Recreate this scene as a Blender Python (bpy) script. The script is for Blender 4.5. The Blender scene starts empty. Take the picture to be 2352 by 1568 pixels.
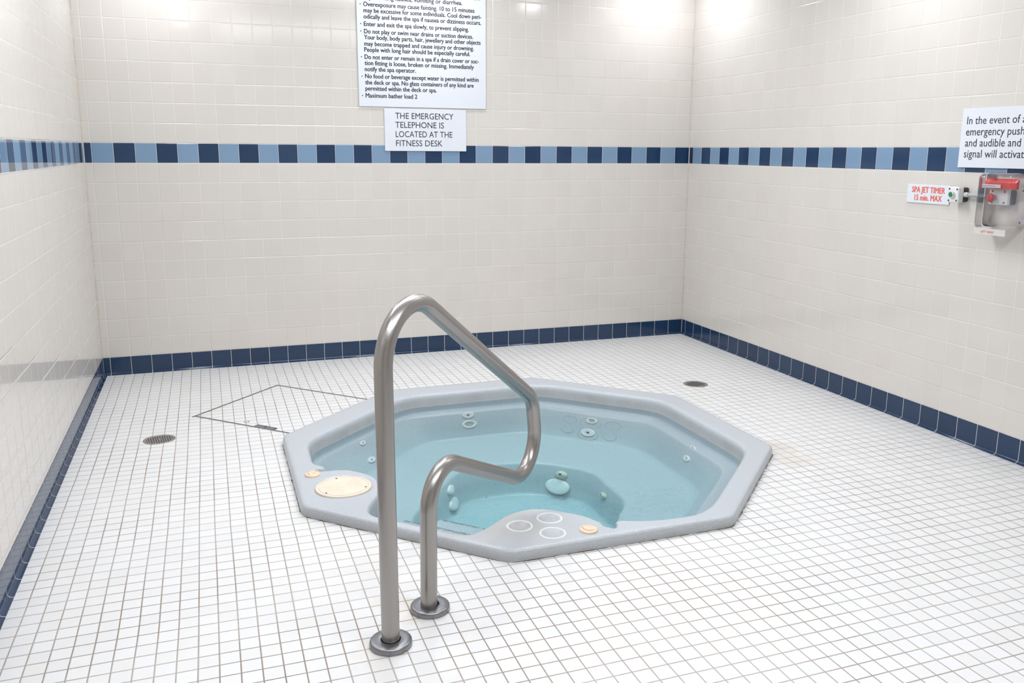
import bpy, bmesh, math, random
from mathutils import Vector, Matrix
random.seed(7)
S = bpy.context.scene
COL = S.collection
pi = math.pi

# ------------------------------------------------------------------ camera, world, exposure
W, H = 2352, 1568
cd = bpy.data.cameras.new('camera')
cam = bpy.data.objects.new('camera', cd)
COL.objects.link(cam)
F, YAW, PIT, ROL = 1987.1612, 0.3492, 0.1982, 0.0065
CP = (0.61647, -5.35487, 1.28584)
fwd = Vector((math.sin(YAW)*math.cos(PIT), math.cos(YAW)*math.cos(PIT), -math.sin(PIT)))
rgt = Vector((math.cos(YAW), -math.sin(YAW), 0))
upv = rgt.cross(fwd)
r2 = math.cos(ROL)*rgt + math.sin(ROL)*upv
u2 = -math.sin(ROL)*rgt + math.cos(ROL)*upv
M = Matrix(((r2.x, u2.x, -fwd.x), (r2.y, u2.y, -fwd.y), (r2.z, u2.z, -fwd.z))).to_4x4()
M.translation = CP
cam.matrix_world = M
cd.sensor_fit = 'HORIZONTAL'
cd.sensor_width = 36.0
cd.lens = F/W*36.0
cd.shift_x = -26.0/W
cd.shift_y = -40.2/W
cd.clip_start = 0.05
S.camera = cam

wd = bpy.data.worlds.new('world')
S.world = wd
wd.use_nodes = True
wd.node_tree.nodes['Background'].inputs[0].default_value = (0.8, 0.85, 0.9, 1)
wd.node_tree.nodes['Background'].inputs[1].default_value = 0.3
S.view_settings.view_transform = 'Standard'
S.view_settings.look = 'None'
S.view_settings.gamma = 1
S.view_settings.use_curve_mapping = False
S.view_settings.exposure = -0.15
LAMP = 68.0            # emission of the ceiling lights
LAMP_COL = (0.95, 0.98, 1.03)
FILL_PANEL = 19.5            # emission of the two large added fill panels

RW, RD, RH = 3.78288, 6.6, 2.52     # room width, depth, height
T = 0.11                            # wall tile pitch
HB = 0.10184                        # base tile height

# ------------------------------------------------------------------ helpers
def link(name, me, mat=None, parent=None, smooth=True):
    o = bpy.data.objects.new(name, me)
    COL.objects.link(o)
    if mat:
        me.materials.append(mat)
    if parent is not None:
        o.parent = parent
    if smooth:
        for p in me.polygons:
            p.use_smooth = True
    return o

def mesh(name, verts, faces, mat=None, parent=None, smooth=True):
    me = bpy.data.meshes.new(name)
    me.from_pydata([tuple(v) for v in verts], [], faces)
    me.update()
    return link(name, me, mat, parent, smooth)

def from_bm(name, bm, mat=None, parent=None, smooth=False):
    me = bpy.data.meshes.new(name)
    bm.normal_update()
    bm.to_mesh(me)
    bm.free()
    return link(name, me, mat, parent, smooth)

def tag(o, label, cat, group=None, kind=None):
    o['label'] = label
    o['category'] = cat
    if group:
        o['group'] = group
    if kind:
        o['kind'] = kind
    return o

def thing(name, label, cat, loc=(0, 0, 0), rot=None, group=None):
    o = bpy.data.objects.new(name, None)
    o.empty_display_size = 0.05
    COL.objects.link(o)
    if rot is not None:
        o.matrix_world = Matrix.Translation(loc) @ rot.to_4x4()
    else:
        o.location = loc
    return tag(o, label, cat, group)

def bm_box(bm, lo, hi, bevel=0.0, seg=2):
    r = bmesh.ops.create_cube(bm, size=1.0)
    vs = r['verts']
    lo, hi = Vector(lo), Vector(hi)
    for v in vs:
        v.co = Vector(((lo[i]+hi[i])/2 + v.co[i]*(hi[i]-lo[i]) for i in range(3)))
    if bevel > 0:
        es = list({e for v in vs for e in v.link_edges})
        bmesh.ops.bevel(bm, geom=es, offset=bevel, segments=seg, affect='EDGES', profile=0.5)

def box(name, lo, hi, mat, parent=None, bevel=0.0, seg=2):
    bm = bmesh.new()
    bm_box(bm, lo, hi, bevel, seg)
    return from_bm(name, bm, mat, parent, smooth=False)

def lathe(name, prof, mat, parent=None, n=64, smooth=True, mtx=None, cap=True):
    """profile [(r,z)...] turned about local z"""
    vs, fs = [], []
    rings = []
    for r, z in prof:
        if r < 1e-6:
            rings.append([len(vs)])
            vs.append(Vector((0, 0, z)))
        else:
            rings.append(list(range(len(vs), len(vs)+n)))
            for i in range(n):
                a = 2*pi*i/n
                vs.append(Vector((r*math.cos(a), r*math.sin(a), z)))
    for A, B in zip(rings, rings[1:]):
        for i in range(n):
            j = (i+1) % n
            if len(A) == 1 and len(B) == 1:
                continue
            if len(A) == 1:
                fs.append((A[0], B[j], B[i]))
            elif len(B) == 1:
                fs.append((A[i], A[j], B[0]))
            else:
                fs.append((A[i], A[j], B[j], B[i]))
    if mtx is not None:
        vs = [mtx @ v for v in vs]
    return mesh(name, vs, fs, mat, parent, smooth)

def frame_to(nrm, x_hint=Vector((1, 0, 0))):
    z = Vector(nrm).normalized()
    x = (Vector(x_hint) - z*Vector(x_hint).dot(z))
    if x.length < 1e-4:
        x = Vector((0, 1, 0)) - z*z.y
    x.normalize()
    y = z.cross(x)
    return Matrix(((x.x, y.x, z.x), (x.y, y.y, z.y), (x.z, y.z, z.z)))

# ------------------------------------------------------------------ material helpers
class NT:
    def __init__(self, name):
        self.m = bpy.data.materials.new(name)
        self.m.use_nodes = True
        self.t = self.m.node_tree
        self.t.nodes.clear()
        self.out = self.t.nodes.new('ShaderNodeOutputMaterial')
    def n(self, typ, **kw):
        nd = self.t.nodes.new(typ)
        for k, v in kw.items():
            setattr(nd, k, v)
        return nd
    def l(self, a, b):
        self.t.links.new(a, b)
    def inp(self, sock, v):
        if hasattr(v, 'bl_idname') or isinstance(v, bpy.types.NodeSocket):
            self.l(v, sock)
        else:
            sock.default_value = v
    def math(self, op, a, b=0.0, c=None):
        nd = self.n('ShaderNodeMath', operation=op)
        self.inp(nd.inputs[0], a)
        self.inp(nd.inputs[1], b)
        if c is not None:
            self.inp(nd.inputs[2], c)
        return nd.outputs[0]
    def step(self, x, lo, hi, a=0.0, b=1.0):
        nd = self.n('ShaderNodeMapRange', interpolation_type='SMOOTHSTEP')
        self.inp(nd.inputs['Value'], x)
        nd.inputs['From Min'].default_value = lo
        nd.inputs['From Max'].default_value = hi
        nd.inputs['To Min'].default_value = a
        nd.inputs['To Max'].default_value = b
        return nd.outputs[0]
    def mix(self, f, a, b):
        nd = self.n('ShaderNodeMix', data_type='RGBA')
        self.inp(nd.inputs[0], f)
        self.inp(nd.inputs[6], a)
        self.inp(nd.inputs[7], b)
        return nd.outputs[2]
    def obj(self):
        tc = self.n('ShaderNodeTexCoord')
        return tc.outputs['Object']
    def sep(self, v):
        nd = self.n('ShaderNodeSeparateXYZ')
        self.l(v, nd.inputs[0])
        return nd.outputs
    def comb(self, x, y, z=0.0):
        nd = self.n('ShaderNodeCombineXYZ')
        self.inp(nd.inputs[0], x); self.inp(nd.inputs[1], y); self.inp(nd.inputs[2], z)
        return nd.outputs[0]
    def noise(self, v, scale, detail=2.0, rough=0.5):
        nd = self.n('ShaderNodeTexNoise')
        self.l(v, nd.inputs['Vector'])
        nd.inputs['Scale'].default_value = scale
        nd.inputs['Detail'].default_value = detail
        nd.inputs['Roughness'].default_value = rough
        return nd.outputs['Fac']
    def white(self, v):
        nd = self.n('ShaderNodeTexWhiteNoise', noise_dimensions='3D')
        self.l(v, nd.inputs['Vector'])
        return nd.outputs['Value'], nd.outputs['Color']
    def bump(self, h, dist, strength=1.0, normal=None):
        nd = self.n('ShaderNodeBump')
        nd.inputs['Strength'].default_value = strength
        nd.inputs['Distance'].default_value = dist
        self.l(h, nd.inputs['Height'])
        if normal is not None:
            self.l(normal, nd.inputs['Normal'])
        return nd.outputs[0]
    def bsdf(self, **kw):
        p = self.n('ShaderNodeBsdfPrincipled')
        for k, v in kw.items():
            self.inp(p.inputs[k.replace('_', ' ')], v)
        self.l(p.outputs[0], self.out.inputs[0])
        return p

def c4(r, g, b):
    return (r, g, b, 1.0)

def srgb(r, g, b):
    f = lambda c: (c/255/12.92) if c/255 <= 0.04045 else ((c/255+0.055)/1.055)**2.4
    return (f(r), f(g), f(b), 1.0)

def plain(name, col, rough=0.5, metal=0.0, coat=0.0, noise=0.0, nscale=40):
    N = NT(name)
    p = N.bsdf(Base_Color=col, Roughness=rough, Metallic=metal, Coat_Weight=coat)
    v = N.noise(N.obj(), nscale, 3)
    a = N.step(v, 0.3, 0.7)
    k = 1-noise
    N.l(N.mix(a, (col[0]*k, col[1]*k, col[2]*k, 1), col), p.inputs['Base Color'])
    return N.m

CREAM_A = c4(0.640, 0.604, 0.562)
CREAM_B = c4(0.658, 0.626, 0.585)
NAVY = srgb(26, 52, 84)
SKY = srgb(118, 146, 174)

def tile_wall(name, u_axis, u0, pitch, odd_dark, gloss=0.11, relief=0.0008):
    """cream glazed tiles with one row of alternating navy / light blue tiles"""
    N = NT(name)
    o = N.obj()
    s = N.sep(o)
    u = N.math('DIVIDE', N.math('SUBTRACT', N.math('MULTIPLY', s[0] if u_axis == 'x' else s[1], 1.0 if u_axis == 'x' else -1.0), u0), pitch)
    v = N.math('DIVIDE', N.math('SUBTRACT', s[2], HB), T)
    iu, iv = N.math('FLOOR', u), N.math('FLOOR', v)
    fu, fv = N.math('SUBTRACT', u, iu), N.math('SUBTRACT', v, iv)
    # small random shifts of the joints, as set by hand
    rv, rc = N.white(N.comb(iu, iv, 3.0))
    rcs = N.sep(rc)
    du = N.math('SUBTRACT', 0.5, N.math('ABSOLUTE', N.math('SUBTRACT', fu, 0.5)))
    dv = N.math('SUBTRACT', 0.5, N.math('ABSOLUTE', N.math('SUBTRACT', fv, 0.5)))
    dm = N.math('MINIMUM', du, dv)
    tile = N.step(dm, 0.005, 0.011)
    band = N.math('MULTIPLY', N.math('GREATER_THAN', v, 10.0), N.math('LESS_THAN', v, 11.0))
    par = N.math('ABSOLUTE', N.math('MODULO', iu, 2.0))
    dark = N.math('GREATER_THAN', par, 0.5)
    if not odd_dark:
        dark = N.math('SUBTRACT', 1.0, dark)
    # glaze colours
    big = N.noise(o, 1.3, 2)
    cream = N.mix(rv, CREAM_A, CREAM_B)
    cream = N.mix(N.step(big, 0.4, 0.75, 0, 0.25), cream, c4(0.72, 0.64, 0.58))
    spk = N.noise(o, 350, 1)
    cream = N.mix(N.step(spk, 0.62, 0.75, 0, 0.10), cream, c4(0.55, 0.5, 0.44))
    rv2, _ = N.white(N.comb(iu, 7.0, 1.0))
    navy = N.mix(rv2, NAVY, srgb(40, 62, 92))
    sky = N.mix(rv2, SKY, srgb(124, 150, 177))
    blue = N.mix(dark, sky, navy)
    glaze = N.mix(band, cream, blue)
    stain = N.step(N.noise(o, 3.0, 3), 0.45, 0.7)
    grout = N.mix(stain, c4(0.78, 0.75, 0.70), c4(0.62, 0.56, 0.48))
    col = N.mix(tile, grout, glaze)
    # cushioned edge, tilt of each tile, glaze waviness
    edge = N.step(dm, 0.004, 0.045)
    tilt = N.math('ADD', N.math('MULTIPLY', N.math('SUBTRACT', rcs[0], 0.5), N.math('SUBTRACT', fu, 0.5)),
                  N.math('MULTIPLY', N.math('SUBTRACT', rcs[1], 0.5), N.math('SUBTRACT', fv, 0.5)))
    wav = N.noise(o, 9.0, 1)
    hgt = N.math('ADD', N.math('MULTIPLY', edge, 1.0), N.math('ADD', N.math('MULTIPLY', tilt, 0.5), N.math('MULTIPLY', wav, 0.35)))
    fine = N.noise(o, 160.0, 1)
    hgt = N.math('ADD', hgt, N.math('MULTIPLY', fine, 0.010))
    nb = N.bump(hgt, relief)
    rough = N.math('ADD', N.math('MULTIPLY', N.math('SUBTRACT', 1.0, tile), 0.5), gloss)
    p = N.bsdf(Base_Color=col, Roughness=rough, IOR=1.5)
    N.l(nb, p.inputs['Normal'])
    return N.m

M_WALL_BACK = tile_wall('cream tile back', 'x', 0.03932, T, True)
M_WALL_RIGHT = tile_wall('cream tile right', 'y', 0.0505, T, True)
M_WALL_LEFT = tile_wall('cream tile left', 'y', -0.042, 0.1133, True, 0.05, 0.0004)

def base_tile(name, u_axis, u0, pitch):
    N = NT(name)
    o = N.obj()
    s = N.sep(o)
    u = N.math('DIVIDE', N.math('SUBTRACT', N.math('MULTIPLY', s[0] if u_axis == 'x' else s[1], 1.0 if u_axis == 'x' else -1.0), u0), pitch)
    iu = N.math('FLOOR', u)
    fu = N.math('SUBTRACT', u, iu)
    du = N.math('SUBTRACT', 0.5, N.math('ABSOLUTE', N.math('SUBTRACT', fu, 0.5)))
    tile = N.step(du, 0.008, 0.016)
    rv, rc = N.white(N.comb(iu, 5.0, 0.0))
    glaze = N.mix(rv, srgb(22, 48, 78), srgb(32, 56, 86))
    nz = N.noise(o, 260, 1)
    glaze = N.mix(N.step(nz, 0.55, 0.75, 0, 0.12), glaze, srgb(70, 90, 120))
    col = N.mix(tile, c4(0.55, 0.53, 0.50), glaze)
    hgt = N.math('ADD', N.step(du, 0.006, 0.04), N.math('MULTIPLY', N.noise(o, 12.0, 1), 0.3))
    p = N.bsdf(Base_Color=col, Roughness=N.math('ADD', 0.10, N.math('MULTIPLY', N.math('SUBTRACT', 1.0, tile), 0.5)))
    N.l(N.bump(hgt, 0.0009), p.inputs['Normal'])
    return N.m

FX0, FPX, FPY = 0.06241, 0.0513, 0.0534
FY0 = -1.84321
def floor_mat():
    N = NT('white mosaic floor tile')
    o = N.obj()
    s = N.sep(o)
    # the rows bow a little, as laid over the falls to the drains
    x, y = s[0], s[1]
    xx = N.math('ADD', x, N.math('MULTIPLY', N.noise(o, 2.2, 1), 0.006))
    yy = N.math('ADD', y, N.math('MULTIPLY', N.noise(o, 1.7, 1), 0.008))
    u = N.math('DIVIDE', N.math('SUBTRACT', xx, FX0+0.003), FPX)
    v = N.math('DIVIDE', N.math('SUBTRACT', yy, FY0+0.004), FPY)
    iu, iv = N.math('FLOOR', u), N.math('FLOOR', v)
    fu, fv = N.math('SUBTRACT', u, iu), N.math('SUBTRACT', v, iv)
    du = N.math('SUBTRACT', 0.5, N.math('ABSOLUTE', N.math('SUBTRACT', fu, 0.5)))
    dv = N.math('SUBTRACT', 0.5, N.math('ABSOLUTE', N.math('SUBTRACT', fv, 0.5)))
    wob = N.math('MULTIPLY', N.math('SUBTRACT', N.noise(o, 90.0, 2), 0.5), 0.016)
    dm = N.math('ADD', N.math('MINIMUM', du, dv), wob)
    tile = N.step(dm, 0.024, 0.040)
    rv, rc = N.white(N.comb(iu, iv, 1.0))
    base = N.mix(rv, c4(0.70, 0.70, 0.695), c4(0.745, 0.745, 0.75))
    base = N.mix(N.step(rv, 0.86, 0.95, 0, 0.5), base, c4(0.69, 0.675, 0.645))
    base = N.mix(N.step(N.noise(o, 14, 3), 0.55, 0.8, 0, 0.25), base, c4(0.66, 0.64, 0.61))
    base = N.mix(N.step(N.noise(o, 420, 1), 0.66, 0.75, 0, 0.15), base, c4(0.55, 0.54, 0.52))
    # rust-brown scale by the spa corner and around the rail feet
    def spot(cx, cy, r0, r1, amt):
        d = N.n('ShaderNodeVectorMath', operation='DISTANCE')
        N.l(o, d.inputs[0])
        d.inputs[1].default_value = (cx, cy, 0)
        dd = N.math('ADD', d.outputs['Value'], N.math('MULTIPLY', N.math('SUBTRACT', N.noise(o, 22.0, 3), 0.5), 0.12))
        return N.math('MULTIPLY', N.math('SUBTRACT', 1.0, N.step(dd, r0, r1)), amt)
    for cx, cy, r0, r1, amt in ((2.93, -2.30, 0.02, 0.12, 0.45), (2.90, -2.45, 0.02, 0.13, 0.35), (1.10, -3.14, 0.04, 0.10, 0.30),
                                (0.95, -3.30, 0.03, 0.09, 0.22), (1.05, -3.06, 0.03, 0.08, 0.18), (1.02, -2.75, 0.05, 0.25, 0.10)):
        base = N.mix(spot(cx, cy, r0, r1, amt), base, c4(0.58, 0.47, 0.36))
    gs = N.step(N.noise(o, 2.6, 3), 0.35, 0.65)
    grout = N.mix(gs, c4(0.40, 0.36, 0.325), c4(0.27, 0.215, 0.18))
    lg = N.step(y, -1.2, -0.2)
    grout = N.mix(N.math('MULTIPLY', lg, 0.35), grout, c4(0.5, 0.45, 0.38))
    # black mildew in some of the joints in the front
    mil = N.math('MULTIPLY', N.math('SUBTRACT', 1.0, N.step(y, -3.38, -3.30)), N.step(N.noise(o, 6.5, 2), 0.44, 0.54))
    mil = N.math('MULTIPLY', mil, N.math('SUBTRACT', 1.0, N.step(x, 0.68, 0.80)))
    grout = N.mix(mil, grout, c4(0.03, 0.03, 0.035))
    col = N.mix(tile, grout, base)
    hgt = N.math('ADD', N.step(dm, 0.02, 0.06), N.math('MULTIPLY', N.noise(o, 45.0, 2), 0.25))
    hgt = N.math('ADD', hgt, N.math('MULTIPLY', N.noise(o, 6.0, 1), 1.2))
    p = N.bsdf(Base_Color=col, Roughness=N.math('ADD', 0.34, N.math('MULTIPLY', N.math('SUBTRACT', 1.0, tile), 0.4)))
    N.l(N.bump(hgt, 0.0007), p.inputs['Normal'])
    return N.m
M_FLOOR = floor_mat()

def shell_mat():
    N = NT('speckled grey acrylic')
    o = N.obj()
    a = N.noise(o, 850.0, 1, 0.6)
    b = N.noise(o, 1100.0, 0)
    s = N.sep(o)
    col = N.mix(N.step(a, 0.36, 0.64), c4(0.34, 0.36, 0.385), c4(0.56, 0.595, 0.63))
    col = N.mix(N.step(b, 0.63, 0.72, 0, 0.6), col, c4(0.18, 0.19, 0.22))
    col = N.mix(N.step(b, 0.30, 0.40, 0.45, 0.0), col, c4(0.82, 0.84, 0.88))
    # yellowish waterline scum plus painted inner-wall shade; a worn brownish patch on the cup-holder shelf
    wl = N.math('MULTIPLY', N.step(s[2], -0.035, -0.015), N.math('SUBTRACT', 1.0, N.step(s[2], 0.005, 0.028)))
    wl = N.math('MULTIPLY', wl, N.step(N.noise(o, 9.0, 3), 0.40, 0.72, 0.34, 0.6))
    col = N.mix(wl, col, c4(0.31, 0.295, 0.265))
    d = N.n('ShaderNodeVectorMath', operation='DISTANCE')
    N.l(o, d.inputs[0])
    d.inputs[1].default_value = (-0.36, -0.80, 0.04)
    dd = N.math('ADD', d.outputs['Value'], N.math('MULTIPLY', N.math('SUBTRACT', N.noise(o, 9.0, 3), 0.5), 0.2))
    col = N.mix(N.math('SUBTRACT', 0.55, N.step(dd, 0.04, 0.24, 0, 0.55)), col, c4(0.40, 0.375, 0.35))
    # dark scale along the nosings of the two entry steps
    q = N.math('MULTIPLY', N.math('ADD', s[0], s[1]), -0.70711)
    def line(c, w):
        return N.math('SUBTRACT', 1.0, N.step(N.math('ABSOLUTE', N.math('SUBTRACT', q, c)), 0.0, w))
    ln = N.math('ADD', line(0.770, 0.022), line(0.570, 0.018))
    ln = N.math('MULTIPLY', ln, N.step(N.noise(o, 55.0, 3), 0.36, 0.52))
    t_ = N.math('ABSOLUTE', N.math('MULTIPLY', N.math('SUBTRACT', s[0], s[1]), 0.70711))
    ln = N.math('MULTIPLY', ln, N.math('SUBTRACT', 1.0, N.step(t_, 0.24, 0.30)))
    ln = N.math('MULTIPLY', ln, N.math('LESS_THAN', s[2], -0.03))
    col = N.mix(N.math('MULTIPLY', ln, 0.8), col, c4(0.10, 0.11, 0.11))
    # bits of grit on the foot-well floor
    grit = N.math('MULTIPLY', N.step(N.noise(o, 75.0, 1), 0.74, 0.78), N.math('LESS_THAN', s[2], -0.28))
    col = N.mix(N.math('MULTIPLY', grit, 0.8), col, c4(0.16, 0.12, 0.06))
    p = N.bsdf(Base_Color=col, Roughness=0.30)
    N.l(N.bump(N.noise(o, 500.0, 1), 0.0002), p.inputs['Normal'])
    return N.m
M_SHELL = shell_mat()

def steel(name, axis_scale=(1, 1, 1), rough=0.33, col=(0.50, 0.485, 0.47)):
    N = NT(name)
    tc = N.obj()
    mp = N.n('ShaderNodeMapping')
    mp.inputs['Scale'].default_value = axis_scale
    N.l(tc, mp.inputs[0])
    a = N.noise(mp.outputs[0], 55.0, 3)
    b = N.noise(tc, 7.0, 4)
    c = N.mix(a, c4(col[0]*0.93, col[1]*0.93, col[2]*0.93), c4(col[0]*1.05, col[1]*1.05, col[2]*1.05))
    c = N.mix(N.step(b, 0.5, 0.8, 0, 0.18), c, c4(0.40, 0.34, 0.31))
    p = N.bsdf(Base_Color=c, Metallic=1.0, Roughness=N.step(a, 0.2, 0.8, rough-0.02, rough+0.03))
    N.l(N.bump(a, 0.00003), p.inputs['Normal'])
    return N.m
M_STEEL = steel('brushed stainless tube', (6, 6, 0.3), 0.30, (0.375, 0.355, 0.34))
M_FLANGE = steel('satin stainless flange', (1, 1, 1), 0.32, (0.27, 0.275, 0.29))
M_DRAIN = steel('dull drain steel', (1, 1, 1), 0.45, (0.42, 0.41, 0.40))
M_DARK = plain('dark void', c4(0.035, 0.03, 0.03), 0.8, noise=0.3)
M_BEIGE = plain('cream plastic lid', c4(0.72, 0.64, 0.52), 0.42, noise=0.06, nscale=25)
M_KNOB = plain('tan plastic knob', c4(0.80, 0.615, 0.455), 0.40, noise=0.08, nscale=30)
M_JET = plain('off-white jet plastic', c4(0.84, 0.77, 0.76), 0.35, noise=0.08)
M_AGED = plain('yellowed inlet plastic', c4(0.66, 0.62, 0.52), 0.45, noise=0.2, nscale=60)
M_RINGWHITE = plain('worn white ring', c4(0.72, 0.74, 0.76), 0.5, noise=0.12, nscale=180)
M_SIGN = plain('white sign board', c4(0.72, 0.75, 0.80), 0.35, noise=0.02, nscale=6)
M_INK = plain('dark ink', c4(0.018, 0.016, 0.030), 0.7, noise=0.1)
M_RED_INK = plain('coral red ink', c4(0.80, 0.14, 0.11), 0.5, noise=0.1)
M_BOX = plain('white enclosure plastic', c4(0.74, 0.76, 0.75), 0.35, noise=0.04)
M_BLACK = plain('black enclosure plastic', c4(0.035, 0.035, 0.04), 0.4, noise=0.2)
M_GREY = plain('grey pvc conduit', c4(0.42, 0.45, 0.46), 0.45, noise=0.08)
M_LTGREY = plain('light grey pvc fitting', c4(0.56, 0.57, 0.55), 0.45, noise=0.08)
M_SLATE = plain('slate blue plastic', c4(0.16, 0.20, 0.26), 0.4, noise=0.1)
M_GREEN = plain('green push button', c4(0.02, 0.22, 0.07), 0.3, noise=0.1)
M_CHROME = plain('bright button collar', c4(0.75, 0.77, 0.80), 0.2, metal=0.8)
M_RUST = plain('rusted screw', c4(0.12, 0.055, 0.03), 0.7, noise=0.5, nscale=300)
M_RED = plain('red alarm plastic', c4(0.68, 0.035, 0.035), 0.25, coat=0.3, noise=0.08)
M_MUSH = plain('red mushroom button', c4(0.70, 0.06, 0.05), 0.35, noise=0.08)
M_CEIL = plain('white ceiling paint', c4(0.82, 0.82, 0.81), 0.8, noise=0.03)
M_PLAIN_WALL = plain('cream paint', c4(0.70, 0.68, 0.63), 0.4, noise=0.04)
M_CAULK = plain('aged caulk', c4(0.58, 0.52, 0.43), 0.6, noise=0.25, nscale=14)
M_GRIME = plain('black-brown joint grime', c4(0.10, 0.085, 0.065), 0.8, noise=0.6, nscale=60)

M_FROST = plain('frosted clear plastic tab', c4(0.66, 0.63, 0.61), 0.3, noise=0.04)
M_LILAC = plain('frosted lilac plastic', c4(0.62, 0.58, 0.68), 0.4, noise=0.05)
def clear_mat():
    N = NT('clear polycarbonate')
    fr = N.n('ShaderNodeFresnel'); fr.inputs[0].default_value = 1.5
    gl = N.n('ShaderNodeBsdfGlossy'); gl.inputs['Roughness'].default_value = 0.06
    gl.inputs['Color'].default_value = c4(1, 1, 1)
    tr = N.n('ShaderNodeBsdfTransparent'); tr.inputs[0].default_value = c4(0.972, 0.968, 0.982)
    df = N.n('ShaderNodeBsdfDiffuse'); df.inputs[0].default_value = c4(0.72, 0.70, 0.76)
    m1 = N.n('ShaderNodeMixShader'); m1.inputs[0].default_value = 0.025
    N.l(tr.outputs[0], m1.inputs[1]); N.l(df.outputs[0], m1.inputs[2])
    m2 = N.n('ShaderNodeMixShader')
    N.l(fr.outputs[0], m2.inputs[0]); N.l(m1.outputs[0], m2.inputs[1]); N.l(gl.outputs[0], m2.inputs[2])
    N.l(m2.outputs[0], N.out.inputs[0])
    return N.m
M_CLEAR = clear_mat()

def water_mat():
    N = NT('clear pool water')
    o = N.obj()
    w = N.math('ADD', N.noise(o, 7.0, 3), N.math('MULTIPLY', N.noise(o, 34.0, 2), 0.25))
    nb = N.bump(w, 0.006, 0.6)
    fr = N.n('ShaderNodeFresnel'); fr.inputs[0].default_value = 1.333
    N.l(nb, fr.inputs['Normal'])
    gl = N.n('ShaderNodeBsdfGlossy'); gl.inputs['Roughness'].default_value = 0.02
    N.l(nb, gl.inputs['Normal'])
    tr = N.n('ShaderNodeBsdfTransparent'); tr.inputs[0].default_value = c4(0.945, 0.985, 0.995)
    m = N.n('ShaderNodeMixShader')
    N.l(fr.outputs[0], m.inputs[0]); N.l(tr.outputs[0], m.inputs[1]); N.l(gl.outputs[0], m.inputs[2])
    N.l(m.outputs[0], N.out.inputs[0])
    ab = N.n('ShaderNodeVolumeAbsorption')
    ab.inputs['Color'].default_value = c4(0.0, 0.955, 0.97)
    ab.inputs['Density'].default_value = 0.42
    N.l(ab.outputs[0], N.out.inputs['Volume'])
    return N.m
M_WATER = water_mat()

def lamp_mat(name, power):
    N = NT(name)
    e = N.n('ShaderNodeEmission')
    e.inputs[0].default_value = (*LAMP_COL, 1)
    e.inputs[1].default_value = power
    N.l(e.outputs[0], N.out.inputs[0])
    return N.m
M_LAMP = lamp_mat('ceiling lamp glow', LAMP)
M_FILL_PANEL = lamp_mat('fill panel glow', FILL_PANEL)

# ------------------------------------------------------------------ text
def text_mesh(name, lines, mat, parent, xdir, zoff, cap, weight=0.0, shear=0.0):
    """lines: (string, x0, x1 or None, z). Each line is stretched to its width on the sign.
    local frame: x along the sign, y up, z out of the wall"""
    ratio = None
    for st, x0, x1, z in lines:
        bm = bmesh.new()
        cu = bpy.data.curves.new('t', 'FONT')
        cu.body = st
        cu.size = 1.0
        cu.shear = shear
        cu.resolution_u = 3
        cu.extrude = 0.0
        ob = bpy.data.objects.new('t', cu)
        COL.objects.link(ob)
        bpy.context.view_layer.update()
        dg = bpy.context.evaluated_depsgraph_get()
        me = bpy.data.meshes.new_from_object(ob.evaluated_get(dg))
        bpy.data.objects.remove(ob)
        bpy.data.curves.remove(cu)
        if not me.vertices:
            continue
        xs = [v.co.x for v in me.vertices]
        w = max(xs)-min(xs)
        if x1 is None:
            sx = ratio
        else:
            sx = (x1-x0)/w
            ratio = sx
        sy = cap/0.70
        for v in me.vertices:
            v.co = Vector(((v.co.x-min(xs))*sx + x0, v.co.y*sy + z, zoff))
        ref = [v.co.copy() for v in me.vertices]
        k = cap*weight
        for q, (ax, ay) in enumerate(((0, 0), (k, 0), (-k, 0), (0, k*0.6), (0, -k*0.6)) if k > 0 else ((0, 0),)):
            for v, c in zip(me.vertices, ref):
                v.co = (c.x+ax, c.y+ay, c.z+q*0.00001)
            bm.from_mesh(me)
        bpy.data.meshes.remove(me)
        from_bm(name, bm, mat, parent)

# ------------------------------------------------------------------ room shell
def struct(o):
    o['kind'] = 'structure'
    return o
OX, OY = 1.865, -1.955       # centre of the spa
ROUT = 1.080                 # outer circumradius of the octagon

def out_poly(R):
    return [(OX+R*math.cos(math.radians(22.5+45*k)), OY+R*math.sin(math.radians(22.5+45*k))) for k in range(8)]

def floor_mesh():
    # square slab with an octagonal opening a little inside the spa rim
    bm = bmesh.new()
    inner = [bm.verts.new((x, y, 0)) for x, y in out_poly(ROUT-0.03)]
    x0, x1, y0, y1 = 0, RW, -RD, 0
    cs = {}
    def P(x, y):
        k = (round(x, 4), round(y, 4))
        if k not in cs:
            cs[k] = bm.verts.new((x, y, 0))
        return cs[k]
    n = inner   # n0: 22.5deg ... n7
    iv = [v.co.copy() for v in n]
    R = [P(x1, iv[0].y), P(iv[1].x, y1), P(iv[2].x, y1), P(x0, iv[3].y), P(x0, iv[4].y), P(iv[5].x, y0), P(iv[6].x, y0), P(x1, iv[7].y)]
    C = [P(x1, y1), P(x0, y1), P(x0, y0), P(x1, y0)]
    F_ = [(n[7], R[7], R[0], n[0]), (n[0], R[0], C[0], R[1], n[1]), (n[1], R[1], R[2], n[2]), (n[2], R[2], C[1], R[3], n[3]),
          (n[3], R[3], R[4], n[4]), (n[4], R[4], C[2], R[5], n[5]), (n[5], R[5], R[6], n[6]), (n[6], R[6], C[3], R[7], n[7])]
    for f in F_:
        bm.faces.new(f)
    return from_bm('floor', bm, M_FLOOR)
struct(floor_mesh())

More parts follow.
